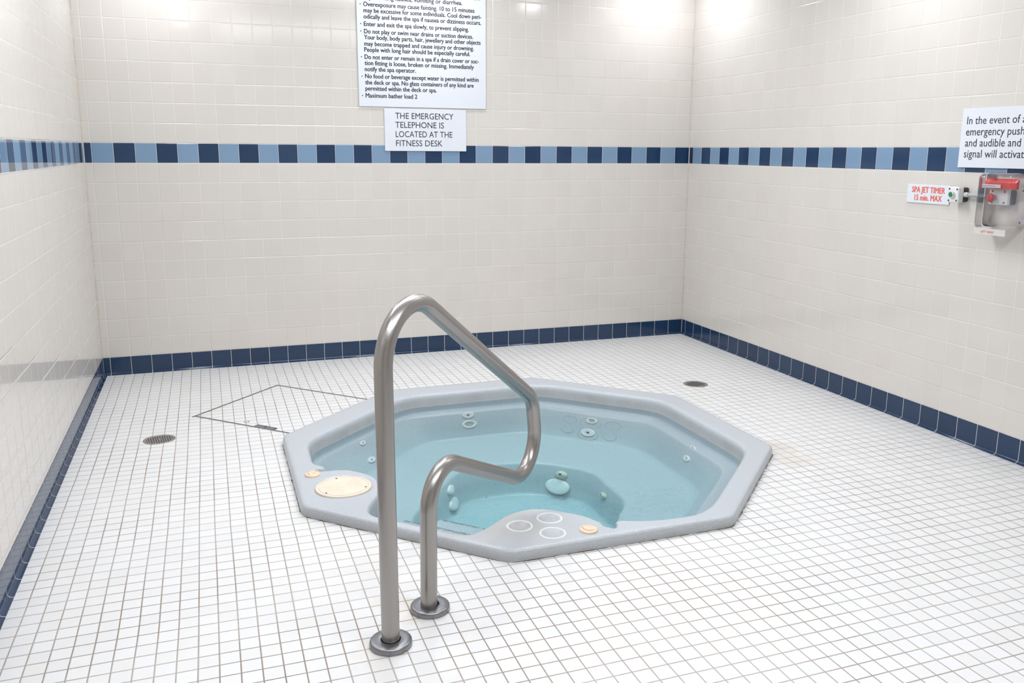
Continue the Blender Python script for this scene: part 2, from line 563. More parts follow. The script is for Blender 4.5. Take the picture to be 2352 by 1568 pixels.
def quad(name, pts, mat):
    return struct(mesh(name, pts, [(0, 1, 2, 3)], mat, smooth=False))
quad('wall_back', [(0, 0, 0), (RW, 0, 0), (RW, 0, RH), (0, 0, RH)], M_WALL_BACK)
quad('wall_right', [(RW, 0, 0), (RW, -RD, 0), (RW, -RD, RH), (RW, 0, RH)], M_WALL_RIGHT)
quad('wall_left', [(0, -RD, 0), (0, 0, 0), (0, 0, RH), (0, -RD, RH)], M_WALL_LEFT)
quad('wall_front', [(RW, -RD, 0), (0, -RD, 0), (0, -RD, RH), (RW, -RD, RH)], M_PLAIN_WALL)
quad('ceiling', [(0, 0, RH), (RW, 0, RH), (RW, -RD, RH), (0, -RD, RH)], M_CEIL)

def baseboard(name, a, b, nrm, mat):
    """cove base: vertical glazed face with a coved toe, standing 1.5 mm proud"""
    a, b, nrm = Vector(a), Vector(b), Vector(nrm)
    prof = [(0.0, HB), (0.0012, HB-0.0015), (0.0015, HB-0.004)]
    R = 0.014
    for k in range(9):
        t = k/8*pi/2
        prof.append((0.0015+R-R*math.cos(t), R+0.0012-R*math.sin(t)))
    prof += [(0.018, 0.001), (0.019, 0.0)]
    vs, fs = [], []
    for p in (a, b):
        for d, z in prof:
            vs.append(p + nrm*d + Vector((0, 0, z)))
    n = len(prof)
    for i in range(n-1):
        fs.append((i, i+1, n+i+1, n+i))
    o = mesh(name, vs, fs, mat)
    return struct(o)
baseboard('baseboard_back', (0, 0, 0), (RW, 0, 0), (0, -1, 0), base_tile('navy base back', 'x', 0.03932, T))
baseboard('baseboard_right', (RW, 0, 0), (RW, -RD, 0), (-1, 0, 0), base_tile('navy base right', 'y', 0.0505, T))
baseboard('baseboard_left', (0, -RD, 0), (0, 0, 0), (1, 0, 0), base_tile('navy base left', 'y', -0.042, 0.1133))
# narrow aged joints in the two corners
for i, (x, s) in enumerate(((0, 1), (RW, -1))):
    struct(mesh('trim_%d' % (i+1), [(x, -0.004, 0), (x+s*0.004, 0, 0), (x+s*0.004, 0, RH), (x, -0.004, RH)],
                [(0, 1, 2, 3)] if s < 0 else [(0, 3, 2, 1)], M_CAULK, smooth=False))

# ceiling lights (recessed round fixtures near the walls)
LPOS = [(0.45, -0.40), (1.92, -0.42), (3.42, -0.40), (3.38, -2.10), (0.44, -2.10), (0.50, -3.90)]
LNAME = ['over the left end of the back wall', 'over the middle of the back wall', 'over the far right corner', 'halfway along the right wall',
         'halfway along the left wall', 'over the near end of the left wall']
for (x, y), w in zip(LPOS, LNAME):
    t = thing('ceiling_light', 'white recessed round ceiling light ' + w, 'light', (x, y, RH), group='recessed ceiling lights')
    lathe('trim_ring', [(0.135, 0.0), (0.135, -0.006), (0.128, -0.010), (0.112, -0.010), (0.108, -0.004)], M_CEIL, t, n=48)
    lathe('diffuser', [(0.108, -0.004), (0.06, -0.006), (0.0, -0.006)], M_LAMP, t, n=48)

for y, w in ((-1.95, 'above the spa'), (-4.35, 'above the viewer')):  # unseen panels added to even out the light on floor and walls
    t = thing('fill_panel_light', 'large white rectangular ceiling panel added as fill light ' + w, 'light', (1.75, y, RH), group='added ceiling fill panels')
    bm = bmesh.new()
    for lo, hi in (((-0.93, -0.24, -0.02), (0.93, -0.21, 0)), ((-0.93, 0.21, -0.02), (0.93, 0.24, 0)), ((-0.93, -0.21, -0.02), (-0.90, 0.21, 0)), ((0.90, -0.21, -0.02), (0.93, 0.21, 0))):
        bm_box(bm, lo, hi)
    from_bm('fill_panel_frame', bm, M_CEIL, t)
    mesh('diffuser', [(-0.90, -0.21, -0.012), (-0.90, 0.21, -0.012), (0.90, 0.21, -0.012), (0.90, -0.21, -0.012)], [(0, 1, 2, 3)], M_FILL_PANEL, t, smooth=False)

# ------------------------------------------------------------------ spa tub
def p_oct(A, th, p):
    s = 0.0
    for k in range(8):
        c = math.cos(th-k*pi/4)
        if c > 0:
            s += (c/A[k])**p
    return 1.0/s**(1.0/p)

A_IN = [0.87, 0.875, 0.845, 0.850, 0.905, 0.947, 0.930, 0.905]
DECK = [(-0.913, 0.057), (-0.900, 0.0), (-0.878, -0.022), (-0.862, -0.040), (-0.872, -0.056), (-0.886, -0.078), (-0.880, -0.092), (-0.862, -0.100), (-0.826, -0.099), (-0.806, -0.101),
        (-0.766, -0.113), (-0.705, -0.185), (-0.690, -0.250), (-0.700, -0.360), (-0.735, -0.440), (-0.780, -0.500), (-0.785, -0.540), (-0.757, -0.589), (-0.700, -0.638), (-0.591, -0.750),
        (-0.510, -0.828), (-0.470, -0.835), (-0.431, -0.805), (-0.367, -0.742), (-0.305, -0.704), (-0.230, -0.690), (-0.171, -0.715), (-0.080, -0.800),
        (-0.042, -0.846), (-0.046, -0.885), (-0.048, -0.925), (-0.028, -0.938), (-0.004, -0.930), (0.002, -0.895), (0.022, -0.880), (0.091, -0.915), (0.2, -0.93), (0.32, -0.930)]
DK = [(math.degrees(math.atan2(y, x)) % 360, math.hypot(x, y)) for x, y in DECK]
DK.sort()
FOOT = [(-0.01, 0.375), (0.18, 0.335), (0.285, 0.25), (0.355, 0.18), (0.385, 0.12), (0.385, -0.02), (0.385, -0.12), (0.385, -0.20), (0.345, -0.29), (0.30, -0.34), (0.25, -0.42),
        (0.18, -0.54), (0.09, -0.68), (0.0, -0.86), (-0.10, -0.86), (-0.3, -0.80), (-0.45, -0.42), (-0.53, -0.28), (-0.54, -0.14), (-0.48, -0.02), (-0.37, 0.12), (-0.30, 0.22), (-0.19, 0.345)]
FT = [(math.degrees(math.atan2(y, x)) % 360, math.hypot(x, y)) for x, y in FOOT]
FT.sort()
def interp(tab, d, wrap):
    t = list(tab)
    if wrap:
        t = [(t[-1][0]-360, t[-1][1])] + t + [(t[0][0]+360, t[0][1])]
    if d <= t[0][0]:
        return t[0][1]
    for (a, ra), (b, rb) in zip(t, t[1:]):
        if d <= b:
            f = (d-a)/max(b-a, 1e-6)
            return ra+(rb-ra)*f
    return t[-1][1]
NA = 1440
TH = [2*pi*i/NA for i in range(NA)]
def smooth(arr, k):
    out = []
    n = len(arr)
    for i in range(n):
        out.append(sum(arr[(i+j) % n] for j in range(-k, k+1))/(2*k+1))
    return out
R_OUT = [p_oct([ROUT*math.cos(pi/8)]*8, t, 110) for t in TH]
R_OP = []
for t in TH:
    d = math.degrees(t)
    b = p_oct(A_IN, t, 34)
    if DK[0][0] < d < DK[-1][0]:
        R_OP.append(interp(DK, d, False))
    else:
        R_OP.append(b)
_fine, _soft = smooth(smooth(R_OP, 1), 1), smooth(smooth(R_OP, 8), 6)
def _notch(d):
    return min(1.0, max(0.0, 1.5-abs(d-185.5)/4.5)) if d < 225 else min(1.0, max(0.0, 1.5-abs(d-268.5)/4.0))
R_OP = [b_+(a_-b_)*_notch(360.0*i/NA) for i, (a_, b_) in enumerate(zip(_fine, _soft))]
R_FT = smooth([interp(FT, math.degrees(t), True) for t in TH], 10)
R_LG = [p_oct([0.79, 0.785, 0.79, 0.825, 0.86, 0.9, 0.9, 0.82], t, 30) for t in TH]
R_BR = [p_oct([0.725, 0.71, 0.735, 0.72, 0.76, 0.8, 0.8, 0.72], t, 22) for t in TH]
def diag(t, q):
    c = math.cos(t-math.radians(225))
    return q/max(c, 0.3)
def sstep(x, a, b):
    t = min(1, max(0, (x-a)/(b-a)))
    return t*t*(3-2*t)
ZT = 0.040
NTOP = 26
rows = []      # list of (r array, z array)
def add(rf, zf):
    rows.append(([rf(i) for i in range(NA)], [zf(i) for i in range(NA)]))
add(lambda i: R_OUT[i]+0.001, lambda i: -0.01)
add(lambda i: R_OUT[i], lambda i: 0.022)
add(lambda i: R_OUT[i]-0.002, lambda i: 0.031)
add(lambda i: R_OUT[i]-0.006, lambda i: 0.0365)
add(lambda i: R_OUT[i]-0.012, lambda i: 0.0392)
add(lambda i: R_OUT[i]-0.022, lambda i: ZT)
# dimples of the flat top: air-control grooves, recess around the round lid, cup holders
LID = (-0.829, -0.277)
def lidd(x, y):
    return math.hypot(x-LID[0], y-LID[1])
CUPS = [(-0.320, -0.827), (-0.201, -0.800), (-0.235, -0.914)]
def topz(x, y):
    z = ZT
    for gx, gy, ax, ay in ((-0.876, -0.076, 0.046, 0.019), (-0.028, -0.905, 0.022, 0.036)):
        q = ((x-gx)/ax)**2 + ((y-gy)/ay)**2
        z -= 0.040*(1-sstep(q, 0.72, 1.06))
    dl = lidd(x, y)
    z -= 0.008*(1-sstep(dl, 0.107, 0.117))
    for cx, cy in CUPS:
        dc = math.hypot(x-cx, y-cy)
        z -= 0.006*(1-sstep(dc, 0.022, 0.038))
    return z
for k in range(NTOP+1):
    f = k/NTOP
    def rf(i, f=f):
        a, b = R_OUT[i]-0.026, R_OP[i]+0.020
        return a+(b-a)*f
    def zf(i, f=f):
        r = rf(i)
        return topz(r*math.cos(TH[i]), r*math.sin(TH[i])) 
    add(rf, zf)
def zedge(i, z):
    r = R_OP[i]+0.012
    return z - (ZT-topz(r*math.cos(TH[i]), r*math.sin(TH[i])))*0.9*sstep(z, -0.02, 0.04)
add(lambda i: R_OP[i]+0.012, lambda i: zedge(i, 0.0385))
add(lambda i: R_OP[i]+0.005, lambda i: zedge(i, 0.0345))
add(lambda i: R_OP[i]+0.0005, lambda i: zedge(i, 0.0275))
add(lambda i: R_OP[i]-0.002, lambda i: zedge(i, 0.019))
add(lambda i: R_OP[i]-0.005, lambda i: 0.000)
add(lambda i: R_OP[i]-0.008, lambda i: -0.030)
def ent(i):
    d = math.degrees(TH[i])
    return sstep(d, 212, 216)*(1-sstep(d, 240, 243))
def mixv(a, b, f):
    return a+(b-a)*f
base_rows = []
def rr(i, seat, step):
    return mixv(seat, step, ent(i))
spec = []
for i in range(NA):
    t = TH[i]
    op = R_OP[i]
    lg = min(R_LG[i], op-0.018)
    br = min(R_BR[i], lg-0.02)
    ft = min(R_FT[i], br-0.02)
    seat = [(op-0.010, -0.045), (op-0.013, -0.056), (lg+0.004, -0.060), (lg, -0.0625), (lg-0.004, -0.069), (mixv(lg, br, .5), -0.125), (br+0.012, -0.176), (br, -0.188), (br-0.03, -0.195),
            (ft+0.012, -0.203), (ft+0.003, -0.206), (ft-0.004, -0.215), (ft-0.018, -0.29), (ft-0.028, -0.345), (ft-0.038, -0.358), (ft-0.068, -0.365)]
    d1, d2 = diag(t, 0.765), diag(t, 0.565)
    stp = [(op-0.009, -0.040), (op-0.012, -0.048), (op-0.02, -0.050), (d1+0.015, -0.051), (d1+0.003, -0.052), (d1-0.002, -0.058), (d1-0.006, -0.105), (d1-0.010, -0.118), (d1-0.02, -0.120),
           (d2+0.015, -0.121), (d2+0.003, -0.122), (d2-0.002, -0.130), (d2-0.012, -0.25), (d2-0.022, -0.345), (d2-0.032, -0.358), (d2-0.06, -0.365)]
    e = ent(i)
    prev = op-0.0085
    L = []
    for (ra, za), (rb, zb) in zip(seat, stp):
        r = mixv(ra, rb, e)
        r = min(r, prev-0.0006)
        r = max(r, 0.12)
        prev = r
        L.append((r, mixv(za, zb, e)))
    spec.append(L)
for k in range(16):
    add(lambda i: spec[i][k][0], lambda i: spec[i][k][1])
for f in (0.66, 0.33):
    add(lambda i: spec[i][15][0]*f, lambda i: -0.365)

def loft(name, rws, mat, parent, center_z, close_top=None, flip=False):
    vs, fs = [], []
    for R, Z in rws:
        for i in range(NA):
            vs.append((R[i]*math.cos(TH[i]), R[i]*math.sin(TH[i]), Z[i]))
    n = len(rws)
    for k in range(n-1):
        for i in range(NA):
            j = (i+1) % NA
            fs.append((k*NA+i, k*NA+j, (k+1)*NA+j, (k+1)*NA+i))
    c = len(vs)
    vs.append((0, 0, center_z))
    for i in range(NA):
        fs.append(((n-1)*NA+i, (n-1)*NA+(i+1) % NA, c))
    if close_top is not None:
        c = len(vs)
        vs.append((0, 0, close_top))
        for i in range(NA):
            fs.append(((i+1) % NA, i, c))
    if flip:
        fs = [f[::-1] for f in fs]
    return mesh(name, vs, fs, mat, parent)

tub = thing('spa_tub', 'speckled pale grey octagonal spa tub sunk into the white tiled floor', 'hot tub', (OX, OY, 0))
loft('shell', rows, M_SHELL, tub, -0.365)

# dark joint between the rim and the tiles
JR = smooth(smooth([random.uniform(-0.004, 0.005) for _ in range(NA)], 2), 2)
vs, fs = [], []
for k in range(2):
    for i in range(NA):
        r = R_OUT[i] + (0.0014 if k else -0.004) + JR[i]*k
        vs.append((r*math.cos(TH[i]), r*math.sin(TH[i]), 0.0006 if k else 0.0035))
for i in range(NA):
    j = (i+1) % NA
    fs.append((i, j, NA+j, NA+i))
mesh('rim_joint', vs, [f[::-1] for f in fs], M_GRIME, tub)

# water: surface at -0.025, body hugging the tub just behind its skin
ZW = -0.025
wr = [([R_OP[i]-0.0058 for i in range(NA)], [ZW]*NA)]
nb = 16
for k in range(nb):
    wr.append(([spec[i][k][0]+0.0035 for i in range(NA)], [spec[i][k][1]-0.004 for i in range(NA)]))
water = loft('spa_water', wr, M_WATER, None, -0.369, close_top=ZW, flip=True)
water.location = (OX, OY, 0)
# flat-shade only the surface fan
cidx = len(water.data.vertices)-1
for p in water.data.polygons:
    if cidx in p.vertices:
        p.use_smooth = False
tag(water, 'still clear turquoise water filling the octagonal spa tub', 'water', kind='stuff')

# round skimmer lid
lt = bpy.data.objects.new('skimmer_lid', None)
lathe_prof = [(0.104, 0.034), (0.104, 0.0405), (0.1025, 0.042), (0.094, 0.0422), (0.093, 0.0405), (0.0915, 0.0405), (0.0905, 0.0425)]
r = 0.070
lathe_prof += [(0.075, 0.0425)]
while r > 0.016:
    lathe_prof += [(r, 0.0425), (r-0.0012, 0.0417), (r-0.0028, 0.0417), (r-0.0040, 0.0425)]
    r -= 0.0075
lathe_prof += [(0.012, 0.0425), (0.0, 0.0425)]
lathe_prof = lathe_prof[::-1]
lid = lathe('skimmer_lid', lathe_prof, M_BEIGE, tub, n=96, smooth=False)
lid.location = (LID[0], LID[1], -0.002)
lid['label'] = 'round cream plastic lid with fine concentric rings'
for a in (100, 215, 335):
    s = lathe('lid_screw', [(0.0035, 0.0425), (0.0033, 0.0437), (0, 0.044)][::-1], M_RUST, lid, n=12)
    s.location = (0.0855*math.cos(math.radians(a)), 0.0855*math.sin(math.radians(a)), 0)

# cup holders: worn white rings
for cx, cy in CUPS:
    o = lathe('cup_holder', [(0.0372, 0.0385), (0.0382, 0.0408), (0.0410, 0.0414), (0.0440, 0.0412), (0.0455, 0.0398)][::-1], M_RINGWHITE, tub, n=72)
    # slightly uneven ring
    for v in o.data.vertices:
        a = math.atan2(v.co.y, v.co.x)
        v.co.xy *= 1+0.012*math.sin(3*a+cx*40)+0.006*math.sin(7*a)
    o.location = (cx, cy, 0)
    o['label'] = 'worn white ring of a round cup recess'

# air-control knobs: disc with a curved raised grip
def knob(x, y, rot, r):
    k = lathe('air_control_knob', [(r, 0.037), (r, 0.0445), (r*0.95, 0.0465), (r*0.85, 0.0472), (0, 0.0472)][::-1], M_KNOB, tub, n=64)
    k.location = (x, y, 0)
    k.rotation_euler = (0, 0, rot)
    # grip: swept teardrop ridge
    n = 14
    vs, fs = [], []
    m = 8
    for i in range(n):
        f = i/(n-1)
        px = -r*0.92 + f*r*1.7
        py = 0.35*r*math.sin(f*pi*1.1)-0.1*r
        w = r*(0.10+0.34*math.sin(min(1.0, f*1.15)*pi*0.62))
        if f > 0.92:
            w *= 0.6
        h = 0.0010+0.0065*math.sin(min(1, f*1.25)*pi/2)*(1 if f < 0.92 else 0.6)
        for j in range(m):
            a = pi*j/(m-1)
            vs.append((px, py+w*math.cos(a), 0.0466+h*math.sin(a)**0.6 if 0 < j < m-1 else 0.045))
    for i in range(n-1):
        for j in range(m-1):
            fs.append((i*m+j, (i+1)*m+j, (i+1)*m+j+1, i*m+j+1))
    fs.append(tuple(range(m)))
    fs.append(tuple(range((n-1)*m, n*m))[::-1])
    mesh('grip', vs, fs, M_KNOB, k)
knob(-0.926, -0.126, math.radians(75), 0.029)
knob(-0.114, -0.936, math.radians(150), 0.031)

# jets and suction fittings under water: (x, y, z, normal, outer radius, kind)
def fitting(name, P, nrm, ro, kind, parent=tub, mat=M_JET):
    m = frame_to(nrm, Vector((0, 0, 1)))
    mt = m.to_4x4() @ Matrix.Diagonal(({'jet': 0.52, 'cup': 0.50, 'dome': 0.58, 'noz': 0.62}[kind], 1, 1, 1))
    if kind == 'jet':
        prof = [(ro, 0.0), (ro*0.98, 0.004), (ro*0.85, 0.0055), (ro*0.55, 0.0045), (ro*0.45, 0.003), (ro*0.42, 0.006), (ro*0.30, 0.006), (ro*0.22, 0.002), (ro*0.2, -0.002)]
    elif kind == 'cup':
        prof = [(ro, 0.0), (ro*0.98, 0.004), (ro*0.85, 0.0055), (ro*0.62, 0.004), (ro*0.5, -0.004)]
    elif kind == 'dome':
        prof = [(ro, -0.004), (ro, 0.006), (ro*0.94, 0.010), (ro*0.8, 0.012), (ro*0.4, 0.013), (0.0, 0.0132)]
    else:
        prof = [(ro, -0.003), (ro*0.95, 0.003), (ro*0.8, 0.006), (ro*0.5, 0.008), (ro*0.42, 0.016), (ro*0.30, 0.018), (ro*0.2, 0.014)]
    o = lathe(name, prof[::-1], mat, parent, n=48, mtx=mt)
    o.location = P
    if kind in ('jet', 'cup', 'noz'):
        rh = {'jet': 0.22, 'cup': 0.52, 'noz': 0.22}[kind]*ro
        zz = {'jet': 0.0012, 'cup': 0.0016, 'noz': 0.0145}[kind]
        lathe('jet_opening', [(0, zz), (rh, zz)], M_DARK if kind != 'cup' else plain('jet throat', c4(0.42, 0.38, 0.30), 0.6), o, n=32, mtx=mt)
    return o
JETS = __import__('json').loads('''[{"n": "jet", "p": [-0.625, 0.5245, -0.0772], "d": [0.543, -0.543, 0.64], "r": 0.0216, "k": "jet"}, {"n": "jet", "p": [-0.5938, 0.4738, -0.1467], "d": [0.544, -0.542, 0.64], "r": 0.0266, "k": "jet"}, {"n": "jet", "p": [-0.0302, 0.7825, -0.0755], "d": [-0.0, -0.939, 0.343], "r": 0.0319, "k": "jet"}, {"n": "jet", "p": [-0.0283, 0.766, -0.1206], "d": [0.001, -0.939, 0.343], "r": 0.041, "k": "cup"}, {"n": "jet", "p": [0.5623, 0.524, -0.0902], "d": [-0.619, -0.619, 0.483], "r": 0.0305, "k": "cup"}, {"n": "jet", "p": [0.5343, 0.5083, -0.1461], "d": [-0.619, -0.619, 0.483], "r": 0.0395, "k": "jet"}, {"n": "jet", "p": [0.7974, -0.0902, -0.0616], "d": [-0.908, -0.002, 0.418], "r": 0.0211, "k": "jet"}, {"n": "jet", "p": [0.767, -0.0873, -0.1077], "d": [-0.908, 0.002, 0.419], "r": 0.0262, "k": "jet"}, {"n": "suction_cover", "p": [0.2597, 0.2445, -0.3044], "d": [-0.673, -0.621, 0.402], "r": 0.0631, "k": "dome"}, {"n": "water_inlet", "p": [0.2762, 0.2424, -0.2457], "d": [-0.633, -0.662, 0.401], "r": 0.0315, "k": "noz"}, {"n": "water_inlet", "p": [0.3727, -0.0324, -0.2574], "d": [-0.912, -0.092, 0.399], "r": 0.0239, "k": "noz"}, {"n": "suction_cover", "p": [-0.265, 0.2315, -0.315], "d": [0.768, -0.499, 0.4], "r": 0.0482, "k": "dome"}, {"n": "suction_cover", "p": [-0.2779, 0.2345, -0.2463], "d": [0.775, -0.489, 0.4], "r": 0.034, "k": "dome"}]''')
for j in JETS:
    fitting(j['n'], j['p'], j['d'], j['r'], j['k'], mat=M_AGED if j['k'] == 'noz' else M_JET)
    
# faint moulded circles round the back-right jets
for j in __import__('json').loads('''[{"p": [0.4753, 0.6063, -0.0981], "d": [-0.618, -0.619, 0.484], "r": 0.0389}, {"p": [0.6425, 0.4378, -0.0994], "d": [-0.621, -0.614, 0.487], "r": 0.0425}, {"p": [0.4551, 0.5893, -0.1456], "d": [-0.616, -0.621, 0.484], "r": 0.0342}, {"p": [0.6172, 0.4231, -0.1504], "d": [-0.624, -0.611, 0.487], "r": 0.0379}, {"p": [0.5542, 0.5238, -0.1025], "d": [-0.619, -0.619, 0.483], "r": 0.0565}, {"p": [0.532, 0.5047, -0.1556], "d": [-0.62, -0.619, 0.483], "r": 0.0541}]'''):
    mt = frame_to(j['d'], Vector((0, 0, 1))).to_4x4() @ Matrix.Diagonal((0.5, 1, 1, 1))
    rr_ = j['r']
    o = lathe('moulded_ring', [(rr_-0.004, -0.001), (rr_-0.0015, 0.0018), (rr_+0.0015, 0.0018), (rr_+0.004, -0.001)][::-1], M_SHELL, tub, n=64, mtx=mt)
    o.location = j['p']

# ------------------------------------------------------------------ handrail
RA = Vector((1.00355, -3.28320, 0))
dv = Vector((math.cos(pi/4), math.sin(pi/4), 0))
def fillet(pts, radii, seg=14):
    out = [Vector(pts[0])]
    for i in range(1, len(pts)-1):
        p0, p1, p2 = Vector(pts[i-1]), Vector(pts[i]), Vector(pts[i+1])
        a, b = (p0-p1).normalized(), (p2-p1).normalized()
        ang = a.angle(b)
        R = radii[i-1]
        tl = R/math.tan(ang/2)
        s, e = p1+a*tl, p1+b*tl
        c = p1+(a+b).normalized()*(R/math.sin(ang/2))
        v0, v1 = s-c, e-c
        tot = v0.angle(v1)
        for k in range(seg+1):
            f = k/seg
            out.append(c + (v0*math.sin((1-f)*tot)+v1*math.sin(f*tot))/math.sin(tot))
    out.append(Vector(pts[-1]))
    return out
def rp(s, z):
    return RA + dv*s + Vector((0, 0, z))
def tube(name, path, r, mat, parent, n=40):
    # plane normal is constant, so the frame is simple
    nrm = Vector((-dv.y, dv.x, 0))
    vs, fs = [], []
    m = len(path)
    for i, p in enumerate(path):
        a = path[max(i-1, 0)]; b = path[min(i+1, m-1)]
        t = (b-a).normalized()
        s = t.cross(nrm).normalized()
        for k in range(n):
            q = 2*pi*k/n
            vs.append(p + nrm*(r*math.cos(q)) + s*(r*math.sin(q)))
    for i in range(m-1):
        for k in range(n):
            k2 = (k+1) % n
            fs.append((i*n+k, i*n+k2, (i+1)*n+k2, (i+1)*n+k))
    return mesh(name, vs, fs, mat, parent)
ctrl = [rp(0.0, 0.004), rp(-0.003, 1.015), rp(0.893, 0.446), rp(0.955, 0.108), rp(0.202, 0.459), rp(0.194, 0.004)]
path = fillet(ctrl, [0.146, 0.11, 0.120, 0.105], 20)
rail = thing('handrail', 'bent stainless steel handrail on two round floor flanges beside the spa', 'handrail', tuple(RA))
rt = tube('rail_tube', [p-RA for p in path], 0.0238, M_STEEL, rail)
for s in (0.0, 0.200):
    f = lathe('floor_flange', [(0.0560, 0.0), (0.0560, 0.011), (0.0553, 0.0138), (0.0535, 0.0158), (0.0510, 0.0168), (0.0400, 0.0178), (0.0275, 0.0184), (0.0262, 0.0180), (0.0256, 0.0165), (0.0255, 0.0)][::-1], M_FLANGE, rail, n=72)
    f.location = dv*s
    f.rotation_euler = (0, 0, 0)
    q = lathe('flange_gap', [(0.0, 0.008), (0.0258, 0.008)], M_DARK, f, n=32)

# ------------------------------------------------------------------ floor drains
def drain(x, y, rot, label, mode):
    t = thing('floor_drain', label, 'drain', (x, y, 0.0), Matrix.Rotation(rot, 3, 'Z'), group='round floor drains')
    lathe('drain_rim', [(0.068, 0.0), (0.068, 0.0016), (0.064, 0.0024), (0.058, 0.0022), (0.057, 0.001), (0.055, 0.0004)][::-1], M_DRAIN, t, n=64)
    lathe('drain_well', [(0.0, 0.0004), (0.0575, 0.0004)], M_DARK, t, n=48)
    bm = bmesh.new()
    R = 0.0565
    def bar(c, w, along):
        h = math.sqrt(max(R*R-c*c, 0))
        if along == 'x':
            bm_box(bm, (-h, c-w/2, 0.0006), (h, c+w/2, 0.0022))
        else:
            bm_box(bm, (c-w/2, -h, 0.0006), (c+w/2, h, 0.0021))
    if mode == 'grid':
        for k in range(-5, 6):
            bar(k*0.0098, 0.0042, 'y')
        for k in range(-3, 4):
            bar(k*0.0155, 0.0046, 'x')
    else:
        for k in range(-4, 5):
            bar(k*0.0118, 0.0036, 'y')
        for k in (-1, 1):
            bar(k*0.046, 0.009, 'x')
    from_bm('grate', bm, M_DRAIN, t)
    if mode == 'grid':
        lathe('centre_screw', [(0.006, 0.002), (0.0055, 0.0032), (0, 0.0036)][::-1], M_DRAIN, t, n=24)
drain(0.3515, -1.311, math.radians(8), 'round steel floor drain with square holes near the left wall', 'grid')
drain(3.1425, -1.259, math.radians(20), 'round steel floor drain with long slots near the right wall', 'slot')

# ------------------------------------------------------------------ access hatch in the floor
M_HATCH = steel('hatch edge steel', (1, 1, 1), 0.42, (0.50, 0.49, 0.48))
hatch = thing('floor_hatch', 'square tiled floor hatch with thin metal edging beside the spa rim', 'floor hatch', (0.493, -0.994, 0))
HP = [Vector((0.493, -0.994, 0)), Vector((0.923, -0.531, 0)), Vector((1.350, -0.975, 0)), Vector((0.883, -1.387, 0))]
def strip(bm, a, b, off, w, z0, z1):
    d = (b-a).normalized()
    n = Vector((-d.y, d.x, 0))
    p = [a+n*(off-w/2), b+n*(off-w/2), b+n*(off+w/2), a+n*(off+w/2)]
    lo = [bm.verts.new((*q.xy, z0)) for q in p]
    hi = [bm.verts.new((*q.xy, z1)) for q in p]
    bm.faces.new(hi)
    for i in range(4):
        bm.faces.new((lo[i], lo[(i+1) % 4], hi[(i+1) % 4], hi[i]))
H0 = HP[0]
e1 = (HP[1]-HP[0]).normalized(); e2 = (HP[3]-HP[0]).normalized()
seams = [(HP[0]-e1*0.012, HP[1], -1), (HP[1], HP[2], -1), (HP[0], HP[3]+e2*0.035, 1)]
for a, b, s in seams:
    bm = bmesh.new()
    strip(bm, a-H0, b-H0, s*0.000, 0.0034, 0.0002, 0.0016)
    strip(bm, a-H0, b-H0, s*0.0085, 0.0034, 0.0002, 0.0016)
    o = from_bm('metal_edge', bm, M_HATCH, hatch)
    bm = bmesh.new()
    strip(bm, a-H0, b-H0, s*0.0042, 0.0042, 0.0001, 0.0006)
    from_bm('seam', bm, M_GRIME, o)
# recessed lift handle
c0, c1, c2, c3 = [Vector((*p, 0)) for p in ((0.764, -1.249), (0.779, -1.232), (0.860, -1.316), (0.844, -1.335))]
bm = bmesh.new()
f = [bm.verts.new(p-H0+Vector((0, 0, 0.0018))) for p in (c0, c3, c2, c1)]
bm.faces.new(f)
cc = (c0+c1+c2+c3)/4
g = [bm.verts.new((p-cc)*1.10+cc-H0+Vector((0, 0, 0.0004))) for p in (c0, c3, c2, c1)]
for i in range(4):
    bm.faces.new((g[i], g[(i+1) % 4], f[(i+1) % 4], f[i]))
hd = from_bm('lift_handle', bm, plain('blue-grey handle steel', c4(0.24, 0.27, 0.31), 0.45, metal=0.6, noise=0.25, nscale=80), hatch)
bm = bmesh.new()
strip(bm, c1-H0, c2-H0, 0.0, 0.004, 0.0012, 0.0022)
strip(bm, c2-H0, c3-H0, 0.0, 0.004, 0.0012, 0.0022)
strip(bm, (c0+c1)/2*0.5+(c2+c3)/2*0.5-H0+(c0-c1)*0.5, (c0+c1)/2*0.5+(c2+c3)/2*0.5-H0+(c1-c0)*0.5, 0.0, 0.006, 0.0012, 0.0024)
from_bm('handle_slot', bm, M_DARK, hd)
o = lathe('key_ring', [(0.0135, 0.0002), (0.0135, 0.0018), (0.0118, 0.0022), (0.0100, 0.0014), (0.0098, 0.0002)][::-1], M_HATCH, hatch, n=40)
o.location = Vector((0.732, -1.170, 0))-H0

